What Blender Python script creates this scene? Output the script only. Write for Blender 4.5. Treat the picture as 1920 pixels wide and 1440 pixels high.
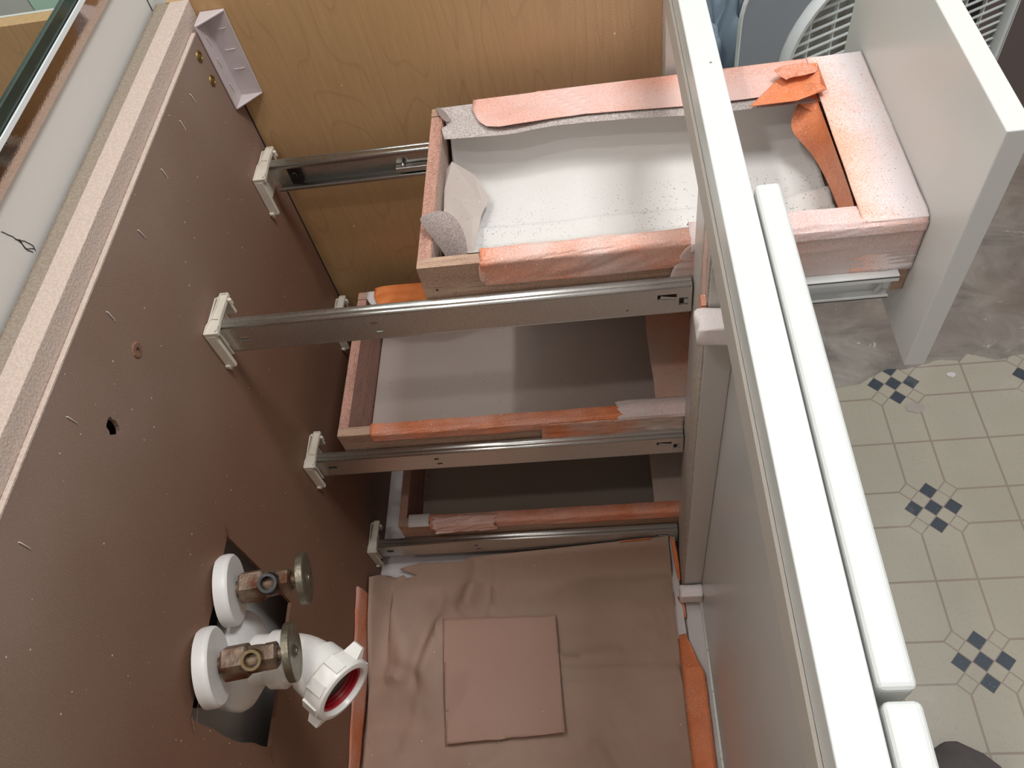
import bpy, bmesh, math, random
from mathutils import Vector, Matrix, noise, geometry
random.seed(7)
S = bpy.context.scene
for o in list(bpy.data.objects): bpy.data.objects.remove(o)

# ------------------------------------------------------------------ camera
cd = bpy.data.cameras.new('camera'); cam = bpy.data.objects.new('camera', cd)
S.collection.objects.link(cam); S.camera = cam
cd.sensor_width = 36; cd.lens = 1492.05 / 1920 * 36; cd.clip_start = .02
R = ((0.98935815, 0.00538765, -0.14540088), (-0.0781971, -0.82303855, -0.56257689), (-0.1227015, 0.56795997, -0.8138586))
M = Matrix(((R[0][0], -R[1][0], -R[2][0], 0.38881), (R[0][1], -R[1][1], -R[2][1], -0.77842), (R[0][2], -R[1][2], -R[2][2], 1.17978), (0, 0, 0, 1)))
cam.matrix_world = M

# ------------------------------------------------------------------ world, lamps, exposure
w = bpy.data.worlds.new('world'); S.world = w; w.use_nodes = True
w.node_tree.nodes['Background'].inputs[0].default_value = (1, .985, .965, 1)
w.node_tree.nodes['Background'].inputs[1].default_value = .47
S.view_settings.view_transform = 'Standard'; S.view_settings.look = 'None'
S.view_settings.exposure = 0; S.view_settings.gamma = 1
def lamp(name, loc, power, size, col=(1, .97, .945)):
    l = bpy.data.lights.new(name, 'POINT'); l.energy = power; l.shadow_soft_size = size; l.color = col
    o = bpy.data.objects.new(name, l); S.collection.objects.link(o); o.location = loc
for i, y in enumerate((-.12, -.47, -.82)):
    lamp('vanity_lamp', (.04, y, 1.86), (5.5, 6.3, 7.1)[i], .025)
cl = bpy.data.lights.new('ceiling_lamp', 'AREA'); cl.energy = 20; cl.size = .45; cl.color = (.95, .98, 1)
clo = bpy.data.objects.new('ceiling_lamp', cl); S.collection.objects.link(clo); clo.location = (.95, -.2, 2.25)

# ------------------------------------------------------------------ node helpers
def srgb(r, g, b):
    f = lambda c: (c / 255 / 12.92) if c <= 10 else ((c / 255 + .055) / 1.055) ** 2.4
    return (f(r), f(g), f(b), 1)
class NT:
    def __init__(s, name):
        s.m = bpy.data.materials.new(name); s.m.use_nodes = True; s.t = s.m.node_tree
        s.b = s.t.nodes['Principled BSDF']; s._o = None
    def n(s, k, **kw):
        nd = s.t.nodes.new('ShaderNode' + k)
        for a, v in kw.items(): setattr(nd, a, v)
        return nd
    def put(s, sock, v):
        if hasattr(v, 'bl_idname') or hasattr(v, 'links'): s.t.links.new(v, sock)
        else: sock.default_value = v
    def obj(s):
        if s._o is None: s._o = s.n('NewGeometry').outputs['Position']
        return s._o
    def xyz(s):
        x = s.n('SeparateXYZ'); s.put(x.inputs[0], s.obj()); return x.outputs
    def mp(s, scale=(1, 1, 1), rot=(0, 0, 0), loc=(0, 0, 0)):
        m = s.n('Mapping'); s.put(m.inputs[0], s.obj()); m.inputs['Scale'].default_value = scale
        m.inputs['Rotation'].default_value = rot; m.inputs['Location'].default_value = loc; return m.outputs[0]
    def noise(s, scale, detail=3, vec=None, rough=.5, dist=0):
        n = s.n('TexNoise'); s.put(n.inputs['Vector'], vec or s.obj()); n.inputs['Scale'].default_value = scale
        n.inputs['Detail'].default_value = detail; n.inputs['Roughness'].default_value = rough
        n.inputs['Distortion'].default_value = dist; return n.outputs[0]
    def ramp(s, f, a, b, ca=(0, 0, 0, 1), cb=(1, 1, 1, 1)):
        r = s.n('ValToRGB'); s.put(r.inputs[0], f); e = r.color_ramp.elements
        e[0].position = a; e[1].position = b; e[0].color = ca; e[1].color = cb; return r.outputs[0]
    def mix(s, f, a, b, mode='MIX'):
        m = s.n('MixRGB', blend_type=mode); s.put(m.inputs[0], f); s.put(m.inputs[1], a); s.put(m.inputs[2], b); return m.outputs[0]
    def ma(s, op, a, b=0, c=0):
        m = s.n('Math', operation=op); s.put(m.inputs[0], a); s.put(m.inputs[1], b); s.put(m.inputs[2], c); return m.outputs[0]
    def rng(s, v, a, b, c=0, d=1):
        m = s.n('MapRange'); s.put(m.inputs[0], v)
        for i, k in enumerate((a, b, c, d)): m.inputs[i + 1].default_value = k
        return m.outputs[0]
    def done(s, col, rough=.5, metal=0, bump=None, bstr=.2, bdist=.001, spec=.5):
        s.put(s.b.inputs['Base Color'], col); s.put(s.b.inputs['Roughness'], rough); s.put(s.b.inputs['Metallic'], metal)
        s.b.inputs['Specular IOR Level'].default_value = spec
        if bump is not None:
            b = s.n('Bump'); b.inputs['Strength'].default_value = bstr; b.inputs['Distance'].default_value = bdist
            s.put(b.inputs['Height'], bump); s.t.links.new(b.outputs[0], s.b.inputs['Normal'])
        return s.m
def specks(n, scale, thr, vec=None):
    v = n.n('TexVoronoi'); n.put(v.inputs['Vector'], vec or n.obj()); v.inputs['Scale'].default_value = scale
    sep = n.n('SeparateColor'); n.put(sep.inputs[0], v.outputs['Color'])
    on = n.ma('LESS_THAN', sep.outputs[0], thr); rad = n.ma('LESS_THAN', v.outputs['Distance'], n.ma('MULTIPLY_ADD', sep.outputs[1], .18, .08))
    return n.ma('MULTIPLY', on, rad)

def m_paint(name, c, rough=.35, dirt=.04, sp=.0):
    n = NT(name); nz = n.noise(3, 4); col = n.mix(n.ma('MULTIPLY', nz, dirt * 2), srgb(*c), srgb(*[int(k * .82) for k in c]))
    if sp: col = n.mix(specks(n, 220, sp), col, srgb(120, 112, 105))
    return n.done(col, rough, bump=n.noise(350, 2), bstr=.06)
white = m_paint('white_paint', (208, 209, 206), .3, .02, .004)
grayw = m_paint('primed_paint', (204, 199, 193), .32, .03)
grayw2 = m_paint('satin_gray_paint', (188, 186, 180), .3, .05)
wallp = m_paint('wall_paint', (218, 212, 206), .7, .05)

def m_hardboard():
    n = NT('brown_hardboard'); x = n.xyz(); fine = n.noise(900, 3); big = n.noise(4, 3)
    col = n.mix(n.rng(big, .35, .7), srgb(126, 91, 72), srgb(138, 103, 83))
    col = n.mix(n.ma('MULTIPLY', fine, .35), col, srgb(95, 66, 50))
    over = n.ma('MULTIPLY', n.rng(x[2], .5, .80), n.rng(n.noise(7, 2), .2, .8, .4, 1))      # dust of white overspray towards the open top
    col = n.mix(n.ma('MULTIPLY', over, .42), col, srgb(182, 172, 164))
    spr = n.ma('MULTIPLY', n.rng(fine, .55, .75), n.rng(x[2], .2, .8, .05, .35))
    col = n.mix(spr, col, srgb(205, 190, 182)); col = n.mix(specks(n, 300, .006), col, srgb(215, 200, 190))
    return n.done(col, .62, bump=fine, bstr=.12, spec=.3)
hard = m_hardboard()

def m_maple():
    n = NT('maple_veneer'); v = n.mp((22, 22, 1.6)); v2 = n.mp((5, 5, .75), loc=(3.1, 0, 1.7))
    g = n.noise(9, 5, v, .6); fine = n.noise(160, 3, n.mp((3, 3, .12)))
    c = n.noise(2.6, 1, v2, .4, .3); rings = n.ma('FRACT', n.ma('MULTIPLY', c, 16)); line = n.rng(rings, 0, .14, 1, 0)
    col = n.mix(n.rng(g, .3, .7), srgb(196, 158, 113), srgb(184, 147, 103)); col = n.mix(n.ma('MULTIPLY', fine, .35), col, srgb(160, 126, 92))
    col = n.mix(n.ma('MULTIPLY', line, .34), col, srgb(150, 114, 80))
    x = n.xyz(); sp = n.ma('MULTIPLY', n.rng(x[0], .2, .5, 0, .45), n.rng(n.noise(700, 2), .42, .62))
    col = n.mix(sp, col, srgb(205, 175, 160)); col = n.mix(specks(n, 230, .006), col, srgb(245, 225, 205))
    return n.done(col, .42, bump=fine, bstr=.05, spec=.4)
maple = m_maple()

def m_box(name, a, b, dark, pink=.0, ax=0):
    n = NT(name); sc = [90, 90, 90]; sc[ax] = 5
    g = n.noise(1.2, 6, n.mp(tuple(sc)), .65); sc2 = [420, 420, 420]; sc2[ax] = 22
    st = n.noise(1, 3, n.mp(tuple(sc2)), .6)
    col = n.mix(n.rng(g, .35, .65), srgb(*a), srgb(*b)); col = n.mix(n.rng(st, .55, .68, 0, .75), col, srgb(*dark))
    sp = n.ma('MULTIPLY', n.rng(n.noise(650, 2), .4, .62), pink); col = n.mix(sp, col, srgb(226, 196, 188))
    return n.done(col, .5, bump=st, bstr=.1, spec=.35)
wood_x = m_box('drawer_wood', (176, 143, 117), (158, 122, 98), (105, 76, 60), .25, 0)
wood_y = m_box('drawer_back_wood', (176, 128, 108), (158, 108, 90), (100, 64, 52), .32, 1)
wood_in = m_box('drawer_inner_wood', (168, 145, 130), (156, 132, 118), (120, 96, 84), .4, 1)

def m_tape(name, amt, var=.5, c=(226, 132, 84), over=(224, 200, 194), seed=0.):
    n = NT(name); big = n.noise(9, 2, n.mp(loc=(seed, seed, seed))); fine = n.noise(620, 2); mid = n.noise(60, 2)
    f = n.ma('ADD', amt, n.ma('MULTIPLY', n.ma('SUBTRACT', big, .5), var * 3)); f = n.ma('ADD', f, n.ma('MULTIPLY', n.ma('SUBTRACT', fine, .5), 1.3))
    cl_ = n.n('Clamp'); n.put(cl_.inputs[0], f)
    col = n.mix(n.rng(mid, .3, .7), srgb(*c), srgb(int(c[0] * .93), int(c[1] * .88), int(c[2] * .8)))
    col = n.mix(cl_.outputs[0], col, srgb(*over)); col = n.mix(specks(n, 420, .05), col, srgb(250, 240, 235))
    n.b.inputs['Subsurface Weight'].default_value = .0
    return n.done(col, .5, bump=n.noise(500, 3), bstr=.15, spec=.35)
t_orange = m_tape('orange_masking_tape', .04, .3)
t_mid = m_tape('oversprayed_orange_tape', .36, .75, seed=2.3)
t_pink = m_tape('pink_oversprayed_tape', .74, .5, seed=5.1)
t_white = m_tape('white_oversprayed_tape', .95, .25, over=(222, 208, 205), seed=1.1)
t_bright = m_tape('white_painted_tape', 1.1, .2, over=(236, 226, 224), seed=1.1)
def m_fronttape():
    n = NT('speckled_oversprayed_tape'); x = n.xyz(); fine = n.noise(560, 2)
    wob = n.noise(14, 2); f = n.ma('ADD', n.rng(x[0], .612, .652, .12, 1.05), n.ma('MULTIPLY', n.ma('SUBTRACT', wob, .5), 1.0))
    f = n.ma('ADD', f, n.ma('MULTIPLY', n.ma('SUBTRACT', fine, .5), 1.5)); c = n.n('Clamp'); n.put(c.inputs[0], f)
    col = n.mix(c.outputs[0], srgb(236, 172, 144), srgb(238, 226, 227)); col = n.mix(specks(n, 520, .30), col, srgb(110, 88, 80))
    return n.done(col, .5, bump=n.noise(420, 3), bstr=.2)
t_front = m_fronttape()

def m_paper(name, a, b, spk=0, over=0, dark=(70, 62, 56)):
    n = NT(name); big = n.noise(5, 3); fine = n.noise(700, 3); col = n.mix(n.rng(big, .3, .7), srgb(*a), srgb(*b))
    if over: col = n.mix(n.ma('MULTIPLY', n.rng(fine, .4, .6), over), col, srgb(215, 208, 206))
    else: col = n.mix(n.ma('MULTIPLY', fine, .25), col, srgb(*[int(k * .82) for k in a]))
    col = n.mix(specks(n, 300, .004), col, srgb(225, 215, 208))
    if spk: col = n.mix(n.ma('MULTIPLY', specks(n, 430, spk), n.ma('MULTIPLY', n.rng(n.noise(11, 2), .3, .5), n.rng(n.xyz()[1], -.10, -.13))), col, srgb(*dark))
    return n.done(col, .75, bump=fine, bstr=.12, spec=.25)
kraft = m_paper('kraft_paper', (166, 136, 118), (180, 152, 135))
kraft2 = m_paper('reddish_kraft_paper', (174, 137, 120), (182, 148, 132))
kraft_over = m_paper('oversprayed_kraft_paper', (150, 134, 124), (168, 156, 150), 0, .6)
kraft_dark = m_paper('dark_oversprayed_paper', (128, 110, 102), (150, 134, 128), 0, .25)
liner = m_paper('painted_paper', (222, 218, 214), (212, 206, 200), .62)
liner2 = m_paper('painted_liner', (196, 184, 176), (188, 172, 162), .05)
liner3 = m_paper('gray_liner', (176, 160, 146), (166, 150, 138), .02)
pwhite = m_paper('white_taped_paper', (222, 214, 212), (210, 202, 200))

def m_metal(name, c, rough=.28, streak=True):
    n = NT(name); r = n.rng(n.noise(5, 3), .3, .7, rough * .8, rough * 1.25); met = 1
    col = n.mix(n.rng(n.noise(600, 2), .4, .7), srgb(*c), srgb(*[int(k * .9) for k in c]))
    if streak:
        f = n.ma('ADD', n.rng(n.xyz()[0], .22, .47, .04, .62), n.rng(n.noise(900, 2), .5, .7, -.1, .22)); cl_ = n.n('Clamp'); n.put(cl_.inputs[0], f); f = cl_.outputs[0]
        col = n.mix(f, col, srgb(206, 202, 198)); met = n.ma('SUBTRACT', 1, n.ma('MULTIPLY', f, .8))
    return n.done(col, r, met, bump=n.noise(500, 2), bstr=.03)
zinc = m_metal('zinc_plated_steel', (214, 212, 206), .33)
alu = m_metal('polished_aluminum', (196, 182, 172), .06, False)
def m_brass():
    n = NT('corroded_brass'); f = n.noise(70, 5, rough=.7)
    col = n.mix(n.rng(f, .35, .65), srgb(104, 88, 76), srgb(160, 138, 118)); col = n.mix(n.rng(n.noise(28, 3), .56, .68), col, srgb(92, 56, 38))
    return n.done(col, n.rng(f, .3, .7, .35, .6), n.rng(f, .4, .6, .45, .8), bump=f, bstr=.7, bdist=.002)
brass = m_brass()
def m_handle():
    n = NT('tarnished_nickel'); f = n.noise(90, 4)
    return n.done(n.mix(n.rng(f, .35, .65), srgb(140, 134, 118), srgb(116, 108, 92)), .42, .8, bump=n.noise(160, 4), bstr=.55, bdist=.0015)
nickel = m_handle()
def m_plastic(name, c, rough=.35, d=.1):
    n = NT(name); f = n.noise(30, 4)
    return n.done(n.mix(n.rng(f, .45, .75, 0, d * 3), srgb(*c), srgb(int(c[0] * .8), int(c[1] * .76), int(c[2] * .7))), rough, bump=n.noise(80, 3), bstr=.08)
pvc = m_plastic('white_pvc', (236, 232, 226), .3); esc = m_plastic('white_escutcheon', (226, 222, 218), .4, .05)
cream = m_plastic('cream_nylon', (214, 205, 190), .45, .15); bracew = m_plastic('translucent_white_plastic', (196, 184, 184), .35, .1)
black = m_plastic('black_plastic', (22, 20, 20), .4); red = m_plastic('red_rubber', (170, 20, 34), .4)
dull = m_plastic('dull_residue', (96, 92, 84), .7, .4)
brassy = m_metal('yellow_brass', (150, 128, 78), .45, False); silver = m_plastic('staple_wire', (214, 204, 198), .3)
fan_gray = m_plastic('gray_fan_plastic', (134, 140, 146), .5, .03); fan_white = m_plastic('white_fan_plastic', (205, 208, 206), .45, .03)
fan_dark = m_plastic('dark_fan_mesh', (150, 151, 145), .7, .5)
cloth_m = m_paper('blue_gray_cloth', (138, 152, 164), (122, 138, 152)); cloth_blk = m_plastic('black_cloth', (16, 14, 14), .9)
shoe_m = m_plastic('dark_gray_suede', (88, 80, 80), .85, .2); shoe_s = m_plastic('shoe_sole', (70, 64, 62), .8)
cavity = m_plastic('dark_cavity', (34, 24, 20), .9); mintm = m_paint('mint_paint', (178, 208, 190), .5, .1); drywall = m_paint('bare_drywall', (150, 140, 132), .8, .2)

def m_raw(name='raw_particleboard', a=(196, 184, 170), b=(150, 136, 120), ck=.7):
    n = NT(name); f = n.noise(420, 4, rough=.7); g = n.noise(1, 3, n.mp((300, 300, 14)))
    col = n.mix(n.rng(f, .42, .6), srgb(*b), srgb(*a)); col = n.mix(n.rng(g, .62, .7, 0, ck), col, srgb(110, 92, 80))
    return n.done(col, .8, bump=f, bstr=.8, bdist=.002)
raw = m_raw('raw_particleboard', (212, 200, 186), (172, 158, 144), .7)
railtop = m_raw('sprayed_mdf', (212, 192, 179), (200, 178, 165), 0); railtop2 = m_raw('dusty_mdf', (164, 150, 134), (148, 132, 116), 0)

def m_concrete():
    n = NT('stained_concrete'); v = n.mp((1, 1.6, 1)); a = n.noise(7, 7, v, .65, .8); b = n.noise(26, 5, rough=.7); x = n.xyz()
    col = n.mix(n.rng(a, .35, .65), srgb(108, 102, 95), srgb(164, 154, 145)); col = n.mix(n.rng(b, .45, .75, 0, .5), col, srgb(150, 140, 132))
    col = n.mix(n.rng(n.noise(3, 3), .45, .62, 0, .6), col, srgb(112, 92, 80))
    far = n.rng(n.ma('ADD', x[1], n.ma('MULTIPLY', x[0], -.05)), .60, .66); col = n.mix(far, col, srgb(74, 58, 52))
    sp = n.rng(n.noise(15, 6, n.mp((1, 1.3, 1), loc=(2, 5, 0)), .75, 1.2), .63, .69); col = n.mix(n.ma('MULTIPLY', sp, n.ma('SUBTRACT', 1, far)), col, srgb(196, 190, 184))
    return n.done(col, .55, bump=a, bstr=.25, bdist=.003)
concrete = m_concrete()
def m_vinyl():
    n = NT('tile_pattern_vinyl'); x = n.xyz(); P = .25; d = .031
    def cell(s, off):   # signed distance from the nearest motif centre
        t = n.ma('ADD', n.ma('DIVIDE', n.ma('SUBTRACT', s, off), P), .5); return n.ma('MULTIPLY', n.ma('SUBTRACT', n.ma('FRACT', t), .5), P)
    u = cell(x[0], .902); v = cell(x[1], -.194); au = n.ma('ABSOLUTE', u); av = n.ma('ABSOLUTE', v); W = .0017
    near = lambda s, k, ww=W: n.ma('LESS_THAN', n.ma('ABSOLUTE', n.ma('SUBTRACT', s, k)), ww)
    AND = lambda a, b: n.ma('MULTIPLY', a, b); OR = lambda a, b: n.ma('MAXIMUM', a, b)
    a1 = n.ma('ADD', u, v); b1 = n.ma('SUBTRACT', u, v)   # diagonal grid, period d
    man = n.ma('ADD', au, av)
    cheb = n.ma('MAXIMUM', n.ma('ABSOLUTE', a1), n.ma('ABSOLUTE', b1))   # rotated square of half size
    core = n.ma('LESS_THAN', cheb, 1.5 * d)
    # corner diamonds at (+-d, +-d)
    cd_ = n.ma('ADD', n.ma('ABSOLUTE', n.ma('SUBTRACT', au, d)), n.ma('ABSOLUTE', n.ma('SUBTRACT', av, d)))
    corner = n.ma('LESS_THAN', cd_, d / 2); cline = near(cd_, d / 2)
    inner = OR(core, corner)
    lines = OR(OR(AND(near(au, d), n.ma('GREATER_THAN', av, 1.5 * d)), AND(near(av, d), n.ma('GREATER_THAN', au, 1.5 * d))), OR(near(au, P / 2), near(av, P / 2)))
    fa = n.ma('ABSOLUTE', n.ma('SUBTRACT', n.ma('FRACT', n.ma('ADD', n.ma('DIVIDE', a1, d), 0.0)), .5)); fb = n.ma('ABSOLUTE', n.ma('SUBTRACT', n.ma('FRACT', n.ma('ADD', n.ma('DIVIDE', b1, d), 0.0)), .5))
    ia = n.ma('ROUND', n.ma('DIVIDE', a1, d)); ib = n.ma('ROUND', n.ma('DIVIDE', b1, d))
    par = n.ma('FLOORED_MODULO', n.ma('ADD', ia, ib), 2)      # 0: centre and the four on the axes
    grid = AND(core, OR(n.ma('LESS_THAN', fa, .035), n.ma('LESS_THAN', fb, .035)))
    dark = AND(AND(core, n.ma('LESS_THAN', par, .5)), n.ma('SUBTRACT', 1, grid))
    grout = OR(OR(lines, AND(cline, n.ma('SUBTRACT', 1, core))), grid)
    b = n.noise(4, 4); col = n.mix(n.rng(b, .3, .7), srgb(176, 167, 151), srgb(166, 157, 140)); col = n.mix(specks(n, 420, .45), col, srgb(138, 126, 108))
    dk = n.mix(specks(n, 300, .5), srgb(52, 62, 72), srgb(92, 104, 112))
    col = n.mix(dark, col, dk); col = n.mix(grout, col, srgb(146, 130, 116)); col = n.mix(n.rng(n.noise(11, 4), .6, .75, 0, .25), col, srgb(196, 188, 178))
    return n.done(col, .42, bump=n.noise(260, 2), bstr=.06)
vinyl = m_vinyl()

# ------------------------------------------------------------------ mesh helpers (all coordinates in world space)
class G:
    def __init__(s): s.v = []; s.f = []; s.mi = []
    def add(s, vs, fs, mi=0):
        b = len(s.v); s.v += [tuple(p) for p in vs]; s.f += [tuple(b + i for i in f) for f in fs]; s.mi += [mi] * len(fs); return s
    def box(s, x0, x1, y0, y1, z0, z1, mi=0):
        return s.add([(x, y, z) for z in (z0, z1) for y in (y0, y1) for x in (x0, x1)],
                     [(0, 2, 3, 1), (4, 5, 7, 6), (0, 1, 5, 4), (2, 6, 7, 3), (0, 4, 6, 2), (1, 3, 7, 5)], mi)
    def prism(s, pts, ax, a, b, mi=0):       # polygon in the plane across axis ax, extruded a..b
        def P(p, t):
            q = list(p); q.insert(ax, t); return tuple(q)
        n = len(pts); vs = [P(p, a) for p in pts] + [P(p, b) for p in pts]
        fs = [tuple(range(n)), tuple(range(2 * n - 1, n - 1, -1))] + [(i, i + n, (i + 1) % n + n, (i + 1) % n) for i in range(n)]
        return s.add(vs, fs, mi)
    def lathe(s, c, d, prof, seg=40, mi=0, caps=True, nside=None):      # profile: (distance along d, radius)
        c = Vector(c); d = Vector(d).normalized(); a = d.cross(Vector((0, 0, 1))) if abs(d.z) < .95 else d.cross(Vector((1, 0, 0)))
        a.normalize(); b = d.cross(a); seg = nside or seg; vs = []
        for t, r in prof:
            for k in range(seg):
                an = 2 * math.pi * k / seg; vs.append(c + d * t + (a * math.cos(an) + b * math.sin(an)) * r)
        fs = [(i * seg + k, i * seg + (k + 1) % seg, (i + 1) * seg + (k + 1) % seg, (i + 1) * seg + k) for i in range(len(prof) - 1) for k in range(seg)]
        if caps: fs += [tuple(range(seg - 1, -1, -1)), tuple(range((len(prof) - 1) * seg, len(prof) * seg))]
        return s.add(vs, fs, mi)
    def tube(s, pts, r, seg=8, mi=0):
        pts = [Vector(p) for p in pts]; rs = r if isinstance(r, (list, tuple)) else [r] * len(pts); vs = []; pa = None
        for i, p in enumerate(pts):
            t = (pts[min(i + 1, len(pts) - 1)] - pts[max(i - 1, 0)]).normalized()
            a = pa - t * pa.dot(t) if pa else (t.cross(Vector((0, 0, 1))) if abs(t.z) < .9 else t.cross(Vector((1, 0, 0))))
            a.normalize(); pa = a; b = t.cross(a)
            vs += [p + (a * math.cos(2 * math.pi * k / seg) + b * math.sin(2 * math.pi * k / seg)) * rs[i] for k in range(seg)]
        fs = [(i * seg + k, i * seg + (k + 1) % seg, (i + 1) * seg + (k + 1) % seg, (i + 1) * seg + k) for i in range(len(pts) - 1) for k in range(seg)]
        fs += [tuple(range(seg - 1, -1, -1)), tuple(range((len(pts) - 1) * seg, len(pts) * seg))]
        return s.add(vs, fs, mi)
    def plate(s, outer, holes, ax, a, b, mi=0):        # flat plate with holes, thickness a..b along ax
        loops = [outer] + holes; vs = [Vector(p) for l in loops for p in l]; es = []; k = 0
        for l in loops:
            es += [(k + i, k + (i + 1) % len(l)) for i in range(len(l))]; k += len(l)
        r = geometry.delaunay_2d_cdt(vs, es, [], 0, 1e-7); V = r[0]; fs = []
        def inside(p, l):
            c = False; j = len(l) - 1
            for i in range(len(l)):
                if (l[i][1] > p[1]) != (l[j][1] > p[1]) and p[0] < (l[j][0] - l[i][0]) * (p[1] - l[i][1]) / (l[j][1] - l[i][1]) + l[i][0]: c = not c
                j = i
            return c
        for f in r[2]:
            c = sum((V[i] for i in f), Vector((0, 0))) / len(f)
            if inside(c, outer) and not any(inside(c, h) for h in holes): fs.append(tuple(f))
        def P(p, t):
            q = [p[0], p[1]]; q.insert(ax, t); return tuple(q)
        n = len(V); s.add([P(p, a) for p in V] + [P(p, b) for p in V], fs + [tuple(i + n for i in reversed(f)) for f in fs], mi)
        cnt = {}
        for f in fs:
            for i in range(len(f)):
                e = (f[i], f[(i + 1) % len(f)]); cnt[e] = 1
        rim = [e for e in cnt if (e[1], e[0]) not in cnt]; base = len(s.v) - 2 * n
        s.f += [(base + e[0], base + e[1], base + e[1] + n, base + e[0] + n) for e in rim]; s.mi += [mi] * len(rim)
        return s
    def grid(s, P, mi=0):       # P[i][j] points
        n = len(P); m = len(P[0]); return s.add([p for r in P for p in r], [(i * m + j, i * m + j + 1, (i + 1) * m + j + 1, (i + 1) * m + j) for i in range(n - 1) for j in range(m - 1)], mi)
def root_loc(o):
    p = Vector((0, 0, 0))
    while o: p += o.location; o = o.parent
    return p
def obj(name, g, mats, parent=None, loc=None, smooth=False, bevel=0, solid=0, label=None, cat=None, group=None, kind=None, sub=0, ang=40):
    me = bpy.data.meshes.new(name); off = root_loc(parent) if parent else Vector(loc or (0, 0, 0))
    keep = bool(loc) or bool(parent)
    me.from_pydata([tuple(Vector(p) - off) for p in g.v], [], g.f); me.update()
    for m in (mats if isinstance(mats, (list, tuple)) else [mats]): me.materials.append(m)
    me.polygons.foreach_set('material_index', g.mi)
    bm = bmesh.new(); bm.from_mesh(me); bmesh.ops.recalc_face_normals(bm, faces=bm.faces); bm.to_mesh(me); bm.free()
    o = bpy.data.objects.new(name, me); S.collection.objects.link(o); o.parent = parent
    if not parent: o.location = off
    if bevel:
        b = o.modifiers.new('bevel', 'BEVEL'); b.width = bevel; b.segments = 3; b.limit_method = 'ANGLE'; b.angle_limit = math.radians(35)
    if solid: sm = o.modifiers.new('solid', 'SOLIDIFY'); sm.thickness = solid; sm.offset = 0
    if sub: ss = o.modifiers.new('sub', 'SUBSURF'); ss.levels = sub; ss.render_levels = sub
    if smooth:
        for p in me.polygons: p.use_smooth = True
        try: me.set_sharp_from_angle(angle=math.radians(ang))
        except Exception: pass
    props(o, label, cat, group, kind); return o
def props(o, label=None, cat=None, group=None, kind=None):
    for k, v in (('label', label), ('category', cat), ('group', group), ('kind', kind)):
        if v: o[k] = v
    return o
def empty(name, loc, parent=None, **kw):
    o = bpy.data.objects.new(name, None); S.collection.objects.link(o); o.empty_display_size = .05; o.parent = parent
    o.location = Vector(loc) - (root_loc(parent) if parent else Vector((0, 0, 0))); return props(o, **kw)
def nz(x, y, z=0, s=1): return noise.noise(Vector((x * s, y * s, z * s)))
def lerp(a, b, t): return a + (b - a) * t
def strip(prof, x0, x1, nx=60, nu=6, e0=0, e1=0, wr=.0006, seed=0, off=.0004, ws=40):
    """sheet swept along x over a (y,z) profile; ends torn by e0/e1, wrinkled by wr"""
    pts = []; 
    for i in range(len(prof) - 1):
        for k in range(nu): t = k / nu; pts.append((lerp(prof[i][0], prof[i + 1][0], t), lerp(prof[i][1], prof[i + 1][1], t)))
    pts.append(prof[-1]); cy = sum(p[0] for p in pts) / len(pts); P = []
    for j, (y, z) in enumerate(pts):
        a = pts[max(j - 1, 0)]; b = pts[min(j + 1, len(pts) - 1)]; ty, tz = b[0] - a[0], b[1] - a[1]; L = math.hypot(ty, tz) or 1; ny, nzz = -tz / L, ty / L
        if nzz < -.01 : ny, nzz = -ny, -nzz
        u = j / (len(pts) - 1); row = []
        xa = x0 + e0 * (.6 * nz(u * 5, seed, 1) + .4 * nz(u * 17, seed, 3)); xb = x1 + e1 * (.6 * nz(u * 5, seed, 7) + .4 * nz(u * 19, seed, 9))
        for i in range(nx + 1):
            x = lerp(xa, xb, i / nx)
            h = off + wr * (abs(nz(x * ws * .35 + u * 3, u * 2.5, seed)) * 1.8 + abs(nz(x * ws + u * 9, u * 4, seed + 5)))
            row.append((x, y + ny * h, z + nzz * h))
        P.append(row)
    return G().grid(P)
def sheet(outline, zf, n=26, zo=0.0):        # flat-ish polygon sheet in the xy plane with height function
    xs = [p[0] for p in outline]; ys = [p[1] for p in outline]
    g = G(); pts = [Vector(p) for p in outline]; k = len(pts)
    dx = (max(xs) - min(xs)) / n; dy = (max(ys) - min(ys)) / n
    def inside(p):
        c = False; j = k - 1
        for i in range(k):
            if (pts[i][1] > p[1]) != (pts[j][1] > p[1]) and p[0] < (pts[j][0] - pts[i][0]) * (p[1] - pts[i][1]) / (pts[j][1] - pts[i][1]) + pts[i][0]: c = not c
            j = i
        return c
    V = list(pts)
    for i in range(1, n):
        for j in range(1, n):
            p = Vector((min(xs) + dx * i, min(ys) + dy * j))
            if inside(p): V.append(p)
    r = geometry.delaunay_2d_cdt(V, [(i, (i + 1) % k) for i in range(k)], [], 0, 1e-6)
    fs = [tuple(f) for f in r[2] if inside(sum((r[0][i] for i in f), Vector((0, 0))) / len(f))]
    return g.add([(p.x, p.y, zf(p.x, p.y) + zo) for p in r[0]], fs)
def rough_line(a, b, n, amp, seed=0):
    out = []
    for i in range(n):
        t = i / n; nx_, ny_ = -(b[1] - a[1]), b[0] - a[0]; L = math.hypot(nx_, ny_) or 1
        h = amp * (nz(t * n * .45, seed, 2) + .5 * nz(t * n, seed, 6)) * (0 if i == 0 else 1)
        out.append((lerp(a[0], b[0], t) + nx_ / L * h, lerp(a[1], b[1], t) + ny_ / L * h))
    return out
def rough_poly(pts, n=10, amp=.001, seed=0):
    out = []
    for i in range(len(pts)): out += rough_line(pts[i], pts[(i + 1) % len(pts)], n, amp, seed + i)
    return out
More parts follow.
